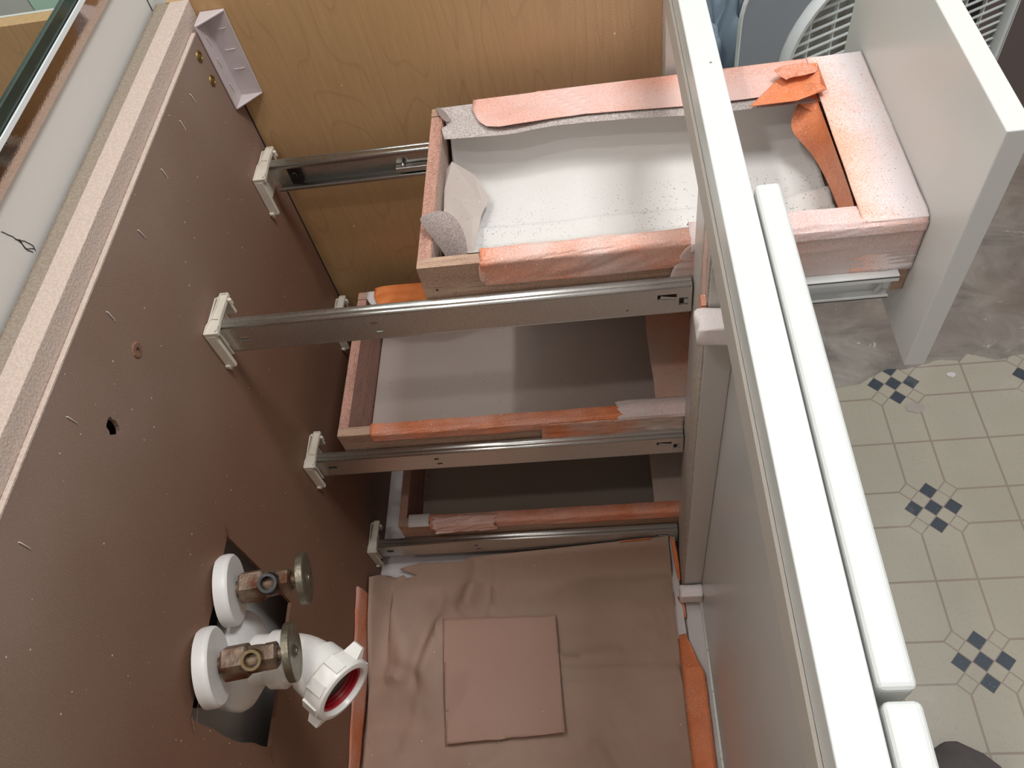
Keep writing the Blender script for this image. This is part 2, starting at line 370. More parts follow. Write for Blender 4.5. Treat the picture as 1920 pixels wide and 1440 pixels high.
def circ(cx, cy, r, n=20, wob=0, ry=None):
    return [(cx + (r + wob * nz(i * 1.3, cx * 50)) * math.cos(2 * math.pi * i / n), cy + ((ry or r) + wob * nz(i * 1.7, cy * 40)) * math.sin(2 * math.pi * i / n)) for i in range(n)]

# ------------------------------------------------------------------ the setting
FZ = -.11
edge = [(-.05, .06), (.3, .05), (.62, .03), (.808, .055), (.845, .06), (.87, .075), (.90, .088), (.934, .085), (.96, .092), (1.0, .10), (1.03, .094), (1.045, .108), (1.06, .104), (1.09, .09), (1.14, .098), (1.25, .09), (1.5, .11), (2.6, .10)]
eg = []
for i in range(len(edge) - 1): eg += rough_line(edge[i], edge[i + 1], 5, .003, i)
eg.append(edge[-1])
obj('floor', G().plate([(-.05, -2.2)] + eg + [(2.6, -2.2)], [], 2, FZ - .004, FZ), vinyl, kind='structure')
obj('floor_concrete', G().box(-.05, 2.6, -2.2, 2.6, FZ - .04, FZ - .004), concrete, kind='structure').name = 'floor.001'
WX = -.045
wallg = G().plate([(-2.2, FZ), (2.6, FZ), (2.6, 2.4), (-2.2, 2.4)], [rough_poly([(-.492, .480), (-.486, .372), (-.585, .366), (-.618, .470)], 6, .003, 4)], 0, WX - .0125, WX, 0)
obj('wall_back', wallg, wallp, kind='structure')
obj('wall_cavity', G().box(-.16, WX - .013, -.75, -.3, .2, .6), cavity, kind='structure').name = 'wall_back.001'
# tub surround beyond the cabinet side, mint painted
obj('wall_far', G().box(-.04, .46, .52, .56, FZ, 1.5), mintm, kind='structure')
g = G()
def scrib(pts, r=.00032):
    q = []
    for k in range(len(pts) - 1):
        for t in range(6): q.append((WX + .0004, lerp(pts[k][0], pts[k + 1][0], t / 6) + .0004 * nz(k + t * .4, 1), lerp(pts[k][1], pts[k + 1][1], t / 6) + .0006 * nz(k + t * .5, 7)))
    g.tube(q, r, 5)
scrib([(-.357, .822), (-.352, .812), (-.350, .803), (-.3505, .796), (-.347, .790)]); scrib([(-.352, .809), (-.346, .801), (-.343, .793), (-.345, .788)]); scrib([(-.349, .806), (-.351, .798), (-.343, .790)])
scrib([(-.002, .806), (-.003, .797), (-.0045, .785), (-.005, .774)]); scrib([(-.0035, .806), (-.0045, .795), (-.006, .780)], .00018)
obj('trim_pencil_marks', g, black, kind='structure').name = 'trim_1'

# mirror above the sink cabinet
mr = empty('wall_mirror', (WX, -.4, .84), label='frameless wall mirror in a metal channel above the open cabinet', cat='mirror')
nm = NT('mirror_silver'); mirm = nm.done(srgb(228, 234, 230), .01, 1)
obj('mirror_glass', G().box(WX + .001, WX + .006, -1.1, .2, .8655, 1.7), mirm, mr)
obj('glass_edge', G().prism([(WX + .0055, .874), (WX + .0085, .8745), (WX + .0085, .8632), (WX + .0055, .8632)], 1, -1.1, .2), m_plastic('dark_green_glass_edge', (44, 58, 52), .15, .3), mr)
obj('channel_lip', G().box(WX + .0095, WX + .0112, -1.1, .2, .8605, .8645), m_paint('lip_white', (230, 232, 232), .3), mr)
obj('mirror_channel', G().prism([(WX + .0005, .838), (WX + .006, .838), (WX + .0105, .861), (WX + .0105, .8635), (WX + .0085, .8635), (WX + .0085, .8605), (WX + .0045, .842), (WX + .0005, .842)], 1, -1.1, .2), alu, mr, label='polished metal channel under the glass')

# ------------------------------------------------------------------ vanity cabinet
vc = empty('vanity_cabinet', (.235, -.45, FZ), label='white painted bathroom vanity cabinet with its top removed and one drawer pulled out', cat='cabinet')
ZT = .79; YN = -1.12
# back panel with plumbing cut-out, two holes
hole = rough_poly([(-.455, .492), (-.457, .40), (-.462, .318), (-.54, .312), (-.617, .310), (-.626, .40), (-.624, .486), (-.54, .490)], 7, .0018, 2)
bp = G().plate([(0, -.02), (0, .7695), (YN, .7695), (YN, -.02)], [hole, circ(-.453, .698, .0062, 16, .003, .0095), circ(-.380, .701, .0022, 10)], 0, -.004, 0)
obj('back_panel', bp, hard, vc, label='brown hardboard back panel with a cut-out for the pipes')
ring = G().lathe((.0, -.380, .701), (1, 0, 0), [(0, .0075), (.0012, .006), (.0012, .0024)], 18, caps=False)
obj('torn_rim', ring, m_raw('torn_fibre', (150, 112, 90), (120, 84, 64)), vc)
# torn slivers at the cut-out corners
torn_m = m_raw('torn_board', (140, 100, 80), (110, 74, 56))
for a, b, wd in (((-.455, .492), (-.446, .505), .002), ((-.455, .492), (-.459, .503), .0015), ((-.624, .486), (-.634, .480), .0015), ((-.617, .310), (-.632, .300), .0025), ((-.585, .488), (-.628, .478), .0012)):
    obj('torn_sliver', G().add([(.0008, a[0], a[1]), (.003, b[0], b[1]), (.0008, a[0] + wd, a[1] - wd)], [(0, 1, 2)]), torn_m, vc, solid=.0006)
obj('back_rail', G().box(-.0255, -.0045, YN, 0, .70, ZT, 0), [railtop], vc, bevel=.001, label='sprayed pinkish wood rail along the top of the back')
obj('wall_cleat', G().box(-.0415, -.0258, YN, 0.002, .70, ZT - .0015, 0), [railtop2], vc, label='dusty brown strip between rail and wall')
obj('side_panel', G().box(-.03, .4715, 0.0, .018, -.10, ZT), maple, vc, label='maple veneered side panel', bevel=.0006)
obj('panel_edge', G().box(-.0038, .0005, YN, -.03, .7692, .7708), railtop, vc, label='pale sprayed top edge of the back panel')
obj('near_side_panel', G().box(-.03, .4715, YN - .018, YN - .0005, -.10, ZT), maple, vc)
obj('side_skin', G().box(-.03, .4945, .0182, .022, -.10, ZT), grayw, vc)
obj('corner_shade_strip', G().box(-.0035, .0006, -.0030, -.0002, 0, .70), cavity, vc).name = 'corner_seam_shade'  # solid dark strip painting in the shade along the back corner seam
obj('cabinet_floor', G().box(0.0005, .4715, YN, -.0005, -.018, 0), pwhite, vc, label='white sprayed cabinet floor')
obj('toe_kick', G().box(.40, .415, YN, 0, FZ + .0005, -.019), grayw, vc)
# face frame
obj('top_rail', G().box(.4715, .4945, YN, .018, .765, ZT), white, vc, bevel=.0012, label='white front top rail of the face frame')
rb = []
for i in range(61):
    y = lerp(YN, .0, i / 60); rb.append((y, .7355 + .0012 * nz(y * 60, 3)))
obj('rail_backer', G().prism(rb + [(0, .7645), (YN, .7645)], 0, .4690, .4712), m_paint('rail_back_paint', (190, 180, 170), .6, .2), vc, label='rough edged strip behind the top rail')
obj('rail_lower_part', G().box(.4715, .4962, YN, .018, .7365, .7648), grayw2, vc)
# near stile between drawers and doors, far stile
def stile(y0, y1, nm, lab):
    s = obj(nm, G().box(.4715, .4962, y0, y1, -.02, .736), grayw, vc, bevel=.0008, label=lab)
    e = []
    for i in range(90):
        z = lerp(.0, .735, i / 89); e.append((y1 - .026 - .020 * z / .735 + .0015 * nz(z * 70, 1) + .002 * nz(z * 9, 4), z))
    f = []
    for i in range(90):
        z = lerp(.735, .0, i / 89); f.append((y0 + .002 + .0006 * nz(z * 90, 9), z))
    obj('raw_edge', G().prism([(p[0], p[1]) for p in e] + f, 0, .4702, .4714), raw, s, label='rough unpainted board edge')
    return s
st = stile(-.362, -.279, 'stile', 'gray stile dividing the drawers from the doors')
obj('far_stile', G().box(.4715, .4940, -.031, .018, -.02, .736), grayw, vc, bevel=.0008)
obj('bottom_rail', G().box(.4715, .4940, YN, .018, -.05, .006), pwhite, vc, bevel=.001, label='white bottom rail under the doors')
for z0, z1 in ((.235, .262), (.50, .527)): pass
g = G().prism([(-.352, .655), (-.343, .66), (-.335, .70), (-.338, .735), (-.348, .712), (-.354, .68)], 0, .4694, .4702)
obj('tape_scrap', g, t_pink, vc, label='scrap of orange tape on the raw edge')
# drips and chips on far stile
for z in (.70, .706, .655): obj('paint_chip', G().lathe((.4712, -.008 - .004 * random.random(), z), (-1, 0, 0), [(0, .002), (.0008, .001)], 8), raw, vc)
# doors (overlay), pane behind the rail
def door(y0, y1, nm):
    d = obj('door', G().box(.4965, .5140, y0, y1, .005, ZT), m_paint('door_paint', (208, 209, 206), .26, .03, .002), vc, bevel=.0035, label=nm)
    return d
d1 = door(-.6885, -.3555, 'cabinet door hinged beside the drawers'); d2 = door(-1.03, -.6925, 'cabinet door nearest the camera')
# hinges wrapped in tape
def lump(name, x0, x1, y0, y1, z0, z1, seed, lab):
    g = G(); n = 10; P = []
    bm = bmesh.new(); bmesh.ops.create_cube(bm, size=1)
    bmesh.ops.subdivide_edges(bm, edges=bm.edges, cuts=9, use_grid_fill=True)
    for v in bm.verts:
        p = v.co.copy(); q = Vector((x0 + (p.x + .5) * (x1 - x0), y0 + (p.y + .5) * (y1 - y0), z0 + (p.z + .5) * (z1 - z0)))
        c = Vector(((x0 + x1) / 2, (y0 + y1) / 2, (z0 + z1) / 2)); d = q - c
        rr = max(abs(p.x), abs(p.y)) ** 6 * max(abs(p.z), abs(p.y)) ** 6 * 64 * 64
        q = c + d * (1 - .10 * min(rr, 1)) * (1 + .09 * nz(q.x * 60, q.y * 120, q.z * 80 + seed) + .05 * abs(nz(q.x * 110, q.z * 120, seed)))
        v.co = q
    g.add([v.co for v in bm.verts], [[v.index for v in f.verts] for f in bm.faces]); bm.free()
    return obj(name, g, t_bright, vc, smooth=True, label=lab, ang=60)
lump('taped_hinge', .4605, .518, -.388, -.3635, .650, .672, 1, 'upper door hinge wrapped in white tape')
lump('taped_hinge', .464, .4965, -.383, -.3635, .022, .050, 4, 'lower door hinge wrapped in white tape')
obj('hinge_tape_tail', G().prism([(-.352, .652), (-.363, .650), (-.362, .672), (-.354, .676), (-.348, .668)], 0, .466, .4700), t_mid, vc)
# corner brace
cb = G(); T = .0025; A = .027; z0, z1 = .676, .776
cb.prism([(0.0006, -.0006), (A, -.0006), (A, -T), (T, -T), (T, -A), (0.0006, -A)], 2, z0, z1)
cb.prism([(T, -T), (A, -T), (T, -A)], 2, z0, z0 + .002); cb.prism([(T, -T), (A, -T), (T, -A)], 2, z1 - .002, z1)
cbo = obj('corner_brace', cb, bracew, vc, bevel=.0005, label='translucent white plastic corner brace stapled in the back corner')
def staple(parent, p, d, L, n):
    p = Vector(p); d = Vector(d).normalized() * L / 2; n = Vector(n) * .0009
    g = G().tube([p - d - n, p - d + n * .6, p - d * .9 + n, p + d * .9 + n, p + d + n * .6, p + d - n], .00045, 6)
    return obj('staple', g, silver, parent, smooth=True)
for z in (.752, .727, .697): staple(cbo, (T, -.0165, z), (0, -.12, 1), .012, (1, 0, 0))
for z in (.757, .733, .710): staple(cbo, (.0145, -T, z), (1, 0, .02), .011, (0, -1, 0))
for y in (-.098, -.14, -.209, -.286, -.377, -.474, -.571): staple(vc, (0, y, .742), (0, random.uniform(-.15, .15), 1), .0115, (1, 0, 0))
for y, z in ((-.045, .754), (-.044, .725)):
    g = G().lathe((0, y, z), (1, 0, 0), [(0, .0062), (.0012, .0056), (.0016, .004), (.0005, .0035), (.0012, .0028), (.002, .001)], 20)
    obj('screw', g, brassy, vc, smooth=True, label='brass screw in a cup washer')

# ------------------------------------------------------------------ drawer slides
SY = -.291
def slide(zc, far=False, lab=None):
    h = .0197; x0, x1 = .012, .4695
    if not far:
        web, lip = SY, .0125; s = 1
    else:
        web, lip = -.0305, .0125; s = -1
    g = G(); slot = lambda x, z, w_, h_: [(x - w_ / 2, z - h_ / 2), (x + w_ / 2, z - h_ / 2), (x + w_ / 2, z + h_ / 2), (x - w_ / 2, z + h_ / 2)]
    holes = [slot(.030, zc + .001, .011, .0085), slot(.166, zc + .006, .006, .004), slot(.168, zc - .006, .007, .004), slot(.447, zc + .0055, .018, .0075),
             [(.458, zc - .008), (.4665, zc - .008), (.4665, zc - .005), (.463, zc - .005), (.463, zc + .000), (.4665, zc + .000), (.4665, zc + .003), (.458, zc + .003)], circ(.41, zc - .009, .0015, 8)]
    if far: holes = holes[:1]
    g.plate([(x0, zc - h + .0025), (x1, zc - h + .0025), (x1, zc + h - .0025), (x0, zc + h - .0025)], holes, 1, web, web + s * .0012)
    for k in (1, -1):
        pf = []
        for a in range(0, 91, 18):
            t = math.radians(a); pf.append((web + s * .0025 * (1 - math.cos(t)), zc + k * (h - .0025 + .0025 * math.sin(t))))
        pf += [(web + s * (.004), zc + k * h), (web + s * .0048, zc + k * (h - .0012)), (web + s * .0056, zc + k * h), (web + s * (lip - .0025), zc + k * h)]
        for a in range(18, 91, 18):
            t = math.radians(a); pf.append((web + s * (lip - .0025 + .0025 * math.sin(t)), zc + k * (h - .0025 + .0025 * math.cos(t))))
        pf.append((web + s * lip, zc + k * (h - .006)))
        inner = []
        for i, (y, z) in enumerate(pf):
            a = pf[max(i - 1, 0)]; b = pf[min(i + 1, len(pf) - 1)]; ty, tz = b[0] - a[0], b[1] - a[1]; L = math.hypot(ty, tz); inner.append((y + s * k * tz / L * .0011 * (1 if k * s > 0 else 1) , z - s * k * ty / L * .0011))
        g.grid([[(x, y, z) for x in (x0, x1)] for (y, z) in pf])
    o = obj('drawer_slide', g, zinc, vc, smooth=True, solid=.0009, label=lab, ang=50)
    if far:
        obj('slide_bumper', G().box(.030, .044, web - .009, web - .0015, zc - .013, zc + .013).lathe((.037, web - .009, zc), (0, -1, 0), [(0, .006), (.002, .005), (.002, .003)], 16), black, o, bevel=.002)
        obj('ball_bearing', G().lathe((.168, web - .006, zc - .004), (0, -1, 0), [(-.002, .001), (0, .0028), (.002, .0028), (.004, .001)], 12), zinc, o, smooth=True)
        obj('inner_channel', G().box(.176, .33, web - .010, web - .0022, zc + .004, zc + .0125).box(.158, .33, web - .010, web - .0022, zc - .0135, zc - .006), zinc, o, bevel=.001)
    else:
        obj('slide_tab', G().add([(.441, web - .0004, zc + .007), (.455, web - .002, zc + .0055), (.455, web - .001, zc + .003), (.441, web - .0004, zc + .0035)], [(0, 1, 2, 3)]), zinc, o, solid=.0006)
    # rear bracket
    y0, y1 = (SY - .011, SY + .042) if not far else (-.072 + .002, -.012); b = G(); zt = zc + .0245; zb = zc - .030
    yl = y0 if not far else y0
    b.box(0.0004, .0022, y0 + .004, y1 - .004, zb + .008, zt - .002)
    ym = web - .004 if not far else web - .018
    b.prism([(.0004, y0), (.015, y0 + .001), (.0135, ym + .012), (.0150, y1), (.006, y1), (.0035, ym + .014), (.0004, ym + .004)], 2, zt - .0055, zt - .0016)
    for q in ([(.0004, y0), (.0018, y0), (.0018, ym + .004), (.0050, ym + .014), (.0072, y1), (.006, y1), (.0035, ym + .014), (.0004, ym + .004)], [(.0135, y0), (.015, y0 + .001), (.0135, ym + .012), (.0150, y1), (.0136, y1), (.0120, ym + .012)], [(.0004, y0), (.015, y0), (.015, y0 + .0014), (.0004, y0 + .0014)], [(.003, ym + .0125), (.0138, ym + .0115), (.0138, ym + .0130), (.003, ym + .0140)], [(.006, y1 - .0014), (.015, y1 - .0014), (.015, y1), (.006, y1)]): b.prism(q, 2, zt - .0018, zt)
    b.prism([(.0004, y0 + .0), (.011, y0 + .0), (.011, y0 + .0045), (.0004, y0 + .0045)], 2, zb, zt - .005)
    b.box(.0004, .012, y1 - .004, y1, zc - .004, zt - .005); b.box(.0125, .0145, y0 + .003, y0 + .010, zt - .004, zt + .0015)
    b.box(.0004, .004, y0 + .001, y0 + .0045, zb - .006, zb); b.box(.0004, .0055, y0 - .002, y0 + .003, zb + .000, zb + .004)
    b.box(.0035, .0115, web - .003, web - .0014, zc - h, zt - .005) if not far else b.box(.0035, .0115, web + .0014, web + .003, zc - h, zt - .005)
    b.lathe((.017, y1 - .008, zc + .016), (0, 0, 1), [(0, .0022), (.007, .0022), (.0075, .001)], 10)
    bo = obj('slide_bracket', b, cream, o, bevel=.0006, label='cream plastic rear bracket')
    return o
slide(.597, lab='upper near steel drawer slide'); slide(.3255, lab='middle near steel drawer slide'); slide(.054, lab='lower near steel drawer slide')
slide(.5875, True, 'upper far steel drawer slide'); slide(.317, True, 'middle far steel drawer slide')

# ------------------------------------------------------------------ drawers
YO, YF = -.2765, -.0425; TW = .0125
def drawer(x0, x1, z0, z1, lab, floorm):
    g = G(); g.box(x0 + .0001, x1, YO, YO + TW, z0, z1, 0); g.box(x0 + .0001, x1, YF - TW, YF, z0, z1, 0)
    g.box(x0, x0 + TW, YO + TW + .0004, YF - TW - .0004, z0 + .004, z1 - .001, 1); g.box(x1 - .012, x1, YO + TW, YF - TW, z0, z1 - .001, 0)
    return g
def mk_drawer(x0, x1, z0, z1, lab, zfl, fm):
    d = obj('drawer', drawer(x0, x1, z0, z1, lab, fm), [wood_x, wood_y], vc, bevel=.0005, label=lab)
    obj('drawer_bottom', G().box(x0 + .01, x1 - .01, YO + .01, YF - .01, zfl - .004, zfl), fm, d)
    return d
# top drawer, pulled out
D1 = mk_drawer(.220, .667, .566, .657, 'top drawer pulled out and masked with orange tape', .574, wood_in)
for z, x in ((.626, .229), (.604, .2275), (.590, .229)):
    obj('nail_hole', G().lathe((x + .004, YO - .0003, z), (0, -1, 0), [(0, .0013), (.0003, .0013)], 10), m_plastic('nail_hole_dark', (60, 34, 24), .8) if z > .62 else bpy.data.materials['nail_hole_dark'], D1)
obj('drawer_back_inner', G().box(.2326, .2331, YO + TW, YF - TW, .58, .6545), wood_in, D1)
# front
obj('drawer_front', G().box(.6675, .6860, -.330, .012, .516, .789), m_paint('drawer_front_paint', (210, 207, 203), .3, .03), D1, bevel=.0012, label='white slab drawer front seen from behind')
# runner fixed to the drawer side, painted white
g = G(); zc = .585
g.plate([(.515, zc - .014), (.653, zc - .014), (.653, zc + .014), (.515, zc + .014)], [circ(.60, zc + .001, .002, 8), circ(.575, zc - .004, .0012, 8), [(.626, zc - .004), (.637, zc - .004), (.637, zc + .006), (.626, zc + .006)]], 1, YO - .0022, YO - .001)
g.box(.515, .655, YO - .0125, YO - .001, zc + .0125, zc + .0145); g.box(.515, .655, YO - .0125, YO - .0115, zc + .008, zc + .0145)
g.box(.515, .650, YO - .0125, YO - .001, zc - .0145, zc - .0125); g.box(.515, .650, YO - .0125, YO - .0115, zc - .0145, zc - .010)
ro = obj('drawer_runner', g, m_paint('painted_runner', (222, 222, 220), .35, .05), D1, bevel=.0004, label='white painted slide runner on the drawer side')
obj('runner_stop', G().tube([(.640, YO - .006, zc + .010), (.642, YO - .008, zc), (.639, YO - .008, zc - .009)], .0022, 8), grayw2, ro, smooth=True)
obj('runner_screw', G().lathe((.600, YO - .0022, zc + .002), (0, -1, 0), [(0, .0032), (.0009, .0028), (.0011, .001)], 14), grayw2, ro, smooth=True)
g = G().box(.515, .655, YO - .001, YO - .0002, .567, .6005); obj('painted_side_band', g, grayw2, D1)
# paper liner: one curved sheet from the far rim over the bottom to the near rim
def linerf(x, u):
    """u 0..1 across: returns y,z"""
    w1 = .010 * nz(x * 9, 1.0) + .004 * nz(x * 22, 4); key = [(-.058, .653), (-.064, .640), (-.074 + w1 * .3, .618 + w1 * .2), (-.090 + w1 * .6, .600), (-.112 + w1, .5905 + .002 * nz(x * 14, 2)), (-.135 + w1 * .4, .5860), (-.158 + w1 * .2, .5850), (-.1665 + w1 * .2, .5925 + .001 * nz(x * 11, 8)), (-.178 + w1 * .2, .5915), (-.188, .5895), (-.198, .5925), (-.222, .5920), (-.240, .598), (-.253, .616), (-.2605, .645), (-.2645, .6585)]
    t = u * (len(key) - 1); i = min(int(t), len(key) - 2); f = t - i
    def cr(k):
        p0 = key[max(i - 1, 0)][k]; p1 = key[i][k]; p2 = key[i + 1][k]; p3 = key[min(i + 2, len(key) - 1)][k]
        return .5 * (2 * p1 + (p2 - p0) * f + (2 * p0 - 5 * p1 + 4 * p2 - p3) * f * f + (3 * p1 - 3 * p2 + p3 - p0) * f ** 3)
    return cr(0), cr(1)
P = []
for j in range(79):
    u = j / 78; row = []
    for i in range(101):
        t = i / 100; xs = .2365 + .010 * (abs(u - .25) ** 1.0) + (.026 * max(0, (u - .55) / .45) ** 1.2)
        x = lerp(xs, .618, t); y, z = linerf(x, u)
        end = math.exp(-((x - xs) / .014) ** 2); z += end * .030 * (1 - abs(2 * u - 1) ** 2) + .0012 * nz(x * 45, y * 45, 3) * (1 - abs(2 * u - 1))
        if x > .58: z += (x - .58) * .25 * (1 - abs(2 * u - 1) ** 3)
        row.append((x, y, z))
    P.append(row)
obj('paper_liner', G().grid(P), liner, D1, smooth=True, solid=.0003, label='white sprayed paper liner flecked with dark grit')
# folded corner of the liner standing up
rows = [[(.2345, -.118, .634), (.2350, -.150, .636), (.2360, -.190, .634), (.2400, -.245, .632)], [(.2430, -.1165, .644), (.2480, -.150, .622), (.2500, -.19, .622), (.2520, -.245, .626)], [(.2620, -.1120, .620), (.2680, -.138, .606), (.2600, -.165, .608), (.2580, -.245, .622)], [(.2640, -.1130, .6140), (.2760, -.1300, .6020), (.2680, -.1560, .6020), (.2620, -.245, .618)]]
obj('folded_liner_end', G().grid(rows), liner2, D1, solid=.0003)
# gray flap of paper over the far rim
def flz(x, y): return .6576 - .06 * max(0, (-.066 - y)) ** 1.0 + .0006 * nz(x * 30, y * 50, 2)
obj('wall_gray_panel', G().box(.462, .545, .52, .54, FZ, 1.5), grayw2, kind='structure').name = 'wall_far.001'
fl = [(.224, -.0435), (.40, -.042), (.667, -.041), (.66, -.104), (.60, -.104), (.544, -.103), (.487, -.1015), (.43, -.0965), (.385, -.094), (.35, -.0935), (.329, -.0955), (.306, -.0985), (.270, -.097), (.2365, -.0945), (.2325, -.0775), (.2385, -.0735), (.2355, -.064), (.2300, -.052)]
obj('paper_flap', sheet(fl, flz, 40), kraft_over, D1, smooth=True, solid=.0003, label='gray oversprayed paper folded over the far drawer side')
obj('curled_corner', G().grid([[(.2245, -.0440, .6590), (.2275, -.0540, .6600), (.2330, -.0660, .6590), (.2400, -.0740, .6590)], [(.228, -.0440, .6595), (.232, -.052, .664), (.2385, -.062, .6665), (.2440, -.0700, .6620)]]), kraft_dark, D1, smooth=True, solid=.0003, sub=2)
# pink tape on the far rim, rounded left end lifting off
tp = [(.266, -.0400), (.40, -.0395), (.62, -.0395), (.62, -.090)] + [(.545, -.092), (.487, -.0915), (.43, -.0875), (.385, -.0855), (.35, -.087), (.330, -.090), (.312, -.0925), (.296, -.0930), (.282, -.0885), (.2735, -.078), (.269, -.066), (.2655, -.056)]
def tpz(x, y):
    l = .0035 * math.exp(-((x - .31) / .035) ** 2) * max(0, (-.06 - y) / .03); c = .0018 * math.exp(-(((x - .385) + (y + .065) * .9) / .0022) ** 2) + .0014 * math.exp(-(((x - .365) + (y + .065) * 1.1) / .0022) ** 2) + .0009 * abs(nz(x * 26, y * 34, 2))
    return .6600 + l + c + .0005 * nz(x * 40, y * 60, 7) - .05 * max(0, -.075 - y)
obj('masking_tape', sheet(tp, tpz, 60), m_tape('pink_tape_far_side', .74, .6, over=(224, 190, 182), seed=8.2), D1, smooth=True, solid=.0003, label='pink oversprayed tape along the far drawer side')
obj('masking_tape', strip([(-.041, .6592), (-.0418, .64), (-.042, .62)], .27, .66, 40, 4, .01, .0, .0004, 3, .0006), t_mid, D1, smooth=True, solid=.0003)
# torn orange piece by the front corner
def torz(x, y): return .6625 + .006 * max(0, (x - .575) / .035) * (1 + nz(x * 60, y * 80, 1)) + .0012 * nz(x * 50, y * 50)
obj('masking_tape', sheet([(.545, -.108), (.553, -.100), (.560, -.092), (.568, -.083), (.576, -.073), (.585, -.070), (.600, -.062), (.618, -.062), (.618, -.105), (.600, -.110), (.59, -.110)], torz, 26), t_orange, D1, smooth=True, solid=.0003, label='bright orange torn tape at the inner front corner')
def torz2(x, y): return .672 + .003 * nz(x * 90, y * 120, 4) - .12 * max(0, x - .600)
obj('masking_tape', sheet([(.578, -.078), (.574, -.071), (.582, -.064), (.596, -.064), (.604, -.061), (.618, -.072), (.612, -.079), (.600, -.083), (.59, -.083), (.583, -.086)], torz2, 18), m_tape('salmon_tape', .3, .3, seed=3), D1, smooth=True, solid=.0003)
# orange tape hanging inside the front
rows = [[(.6125, -.060, .6560), (.6125, -.10, .6560), (.6128, -.15, .6565), (.6130, -.20, .6565), (.6135, -.256, .6565)],
        [(.605, -.075, .650), (.600, -.105, .647), (.611, -.15, .640), (.6165, -.20, .632), (.6175, -.253, .634)],
        [(.594, -.096, .645), (.583, -.111, .630), (.606, -.128, .617), (.6175, -.175, .607), (.6190, -.236, .607)]]
obj('masking_tape', G().grid(rows), t_orange, D1, smooth=True, solid=.0003, sub=3, label='orange tape hanging inside the drawer front')
obj('masking_tape', G().grid([[(.592, -.086, .664), (.602, -.080, .662), (.613, -.079, .660)], [(.597, -.092, .654), (.604, -.100, .654), (.613, -.112, .655)], [(.593, -.094, .650), (.606, -.108, .648), (.613, -.125, .650)]]), t_orange, D1, smooth=True, solid=.0003, sub=2)
# wide speckled strip across the front end
g = strip([(-.2795, .600), (-.2785, .63), (-.2778, .654), (-.2765, .6600), (-.270, .6612), (-.20, .6612), (-.12, .6608), (-.0405, .6606), (-.0395, .65)], .6125, .6668, 24, 8, .0008, .0012, .0007, 5, .0004, 60)
obj('masking_tape', g, t_front, D1, smooth=True, solid=.0004, label='wide speckled tape across the front end')
# near side tapes
g = strip([(-.2585, .648), (-.2600, .6565), (-.2640, .6590), (-.2745, .6588), (-.2776, .6560), (-.2782, .640), (-.2784, .628)], .280, .470, 90, 7, .006, 0, .0010, 11, .0005, 55)
obj('masking_tape', g, m_tape('near_side_tape', .44, 1.0, over=(216, 196, 190), seed=4.4), D1, smooth=True, solid=.0003, label='orange tape over the near drawer side')
def st2():
    P = []
    for j in range(25):
        u = j / 24; z = lerp(.657, .5985, u); row = []
        x0_ = .470 - .024 * u ** .55 + .0012 * nz(u * 14, 5)
        for i in range(70):
            x = lerp(x0_, .6665, i / 69); e = min(1, (x - x0_) / .004)
            row.append((x, -.2786 - .0008 * e - .0016 * abs(nz(x * 12 + u * 1.5, z * 190, 2)) - .0007 * abs(nz(x * 30, z * 330, 6)), z))
        P.append(row)
    return G().grid(P)
obj('masking_tape', st2(), m_tape('side_pink_tape', .82, .55, over=(208, 190, 184), c=(222, 118, 84), seed=6.0), D1, smooth=True, solid=.0003, label='pink wrinkled tape on the near side by the front')
g = strip([(-.252, .652), (-.2560, .6585), (-.2640, .6602), (-.2750, .6600), (-.2796, .6570), (-.2806, .648)], .468, .6665, 60, 6, .001, .001, .0009, 21, .0004, 45)
obj('masking_tape', g, m_tape('rim_tape', .88, .4, over=(226, 208, 206), seed=9.0), D1, smooth=True, solid=.0003)
obj('masking_tape', G().grid([[(.2775, -.262, .660), (.2815, -.2625, .6620), (.2870, -.262, .6600)], [(.281, -.270, .6600), (.2835, -.2712, .6640), (.2860, -.2735, .6600)], [(.2765, -.2795, .6520), (.2800, -.2800, .6520), (.2835, -.2798, .6540)], [(.2760, -.2795, .632), (.279, -.2796, .633), (.282, -.2793, .634)]]), t_mid, D1, smooth=True, solid=.0003, sub=2)
# curled dark paper at the near back corner
rows = [[(.2225, -.2235, .668), (.2240, -.2300, .667), (.2300, -.2390, .662), (.2420, -.2500, .650), (.2475, -.2590, .632)], [(.2225, -.2235, .6685), (.2320, -.2280, .673), (.2400, -.2380, .670), (.2500, -.2480, .658), (.2540, -.2580, .634)],
        [(.2225, -.2235, .669), (.2400, -.2245, .678), (.2520, -.2330, .674), (.2600, -.2440, .662), (.2610, -.2580, .638)], [(.2230, -.2230, .669), (.2400, -.2200, .676), (.2560, -.2250, .672), (.2660, -.2400, .662), (.2665, -.2580, .640)]]
obj('curled_paper', G().grid(rows), kraft_dark, D1, smooth=True, solid=.0004, sub=2, label='curl of dark gray paper at the back corner')

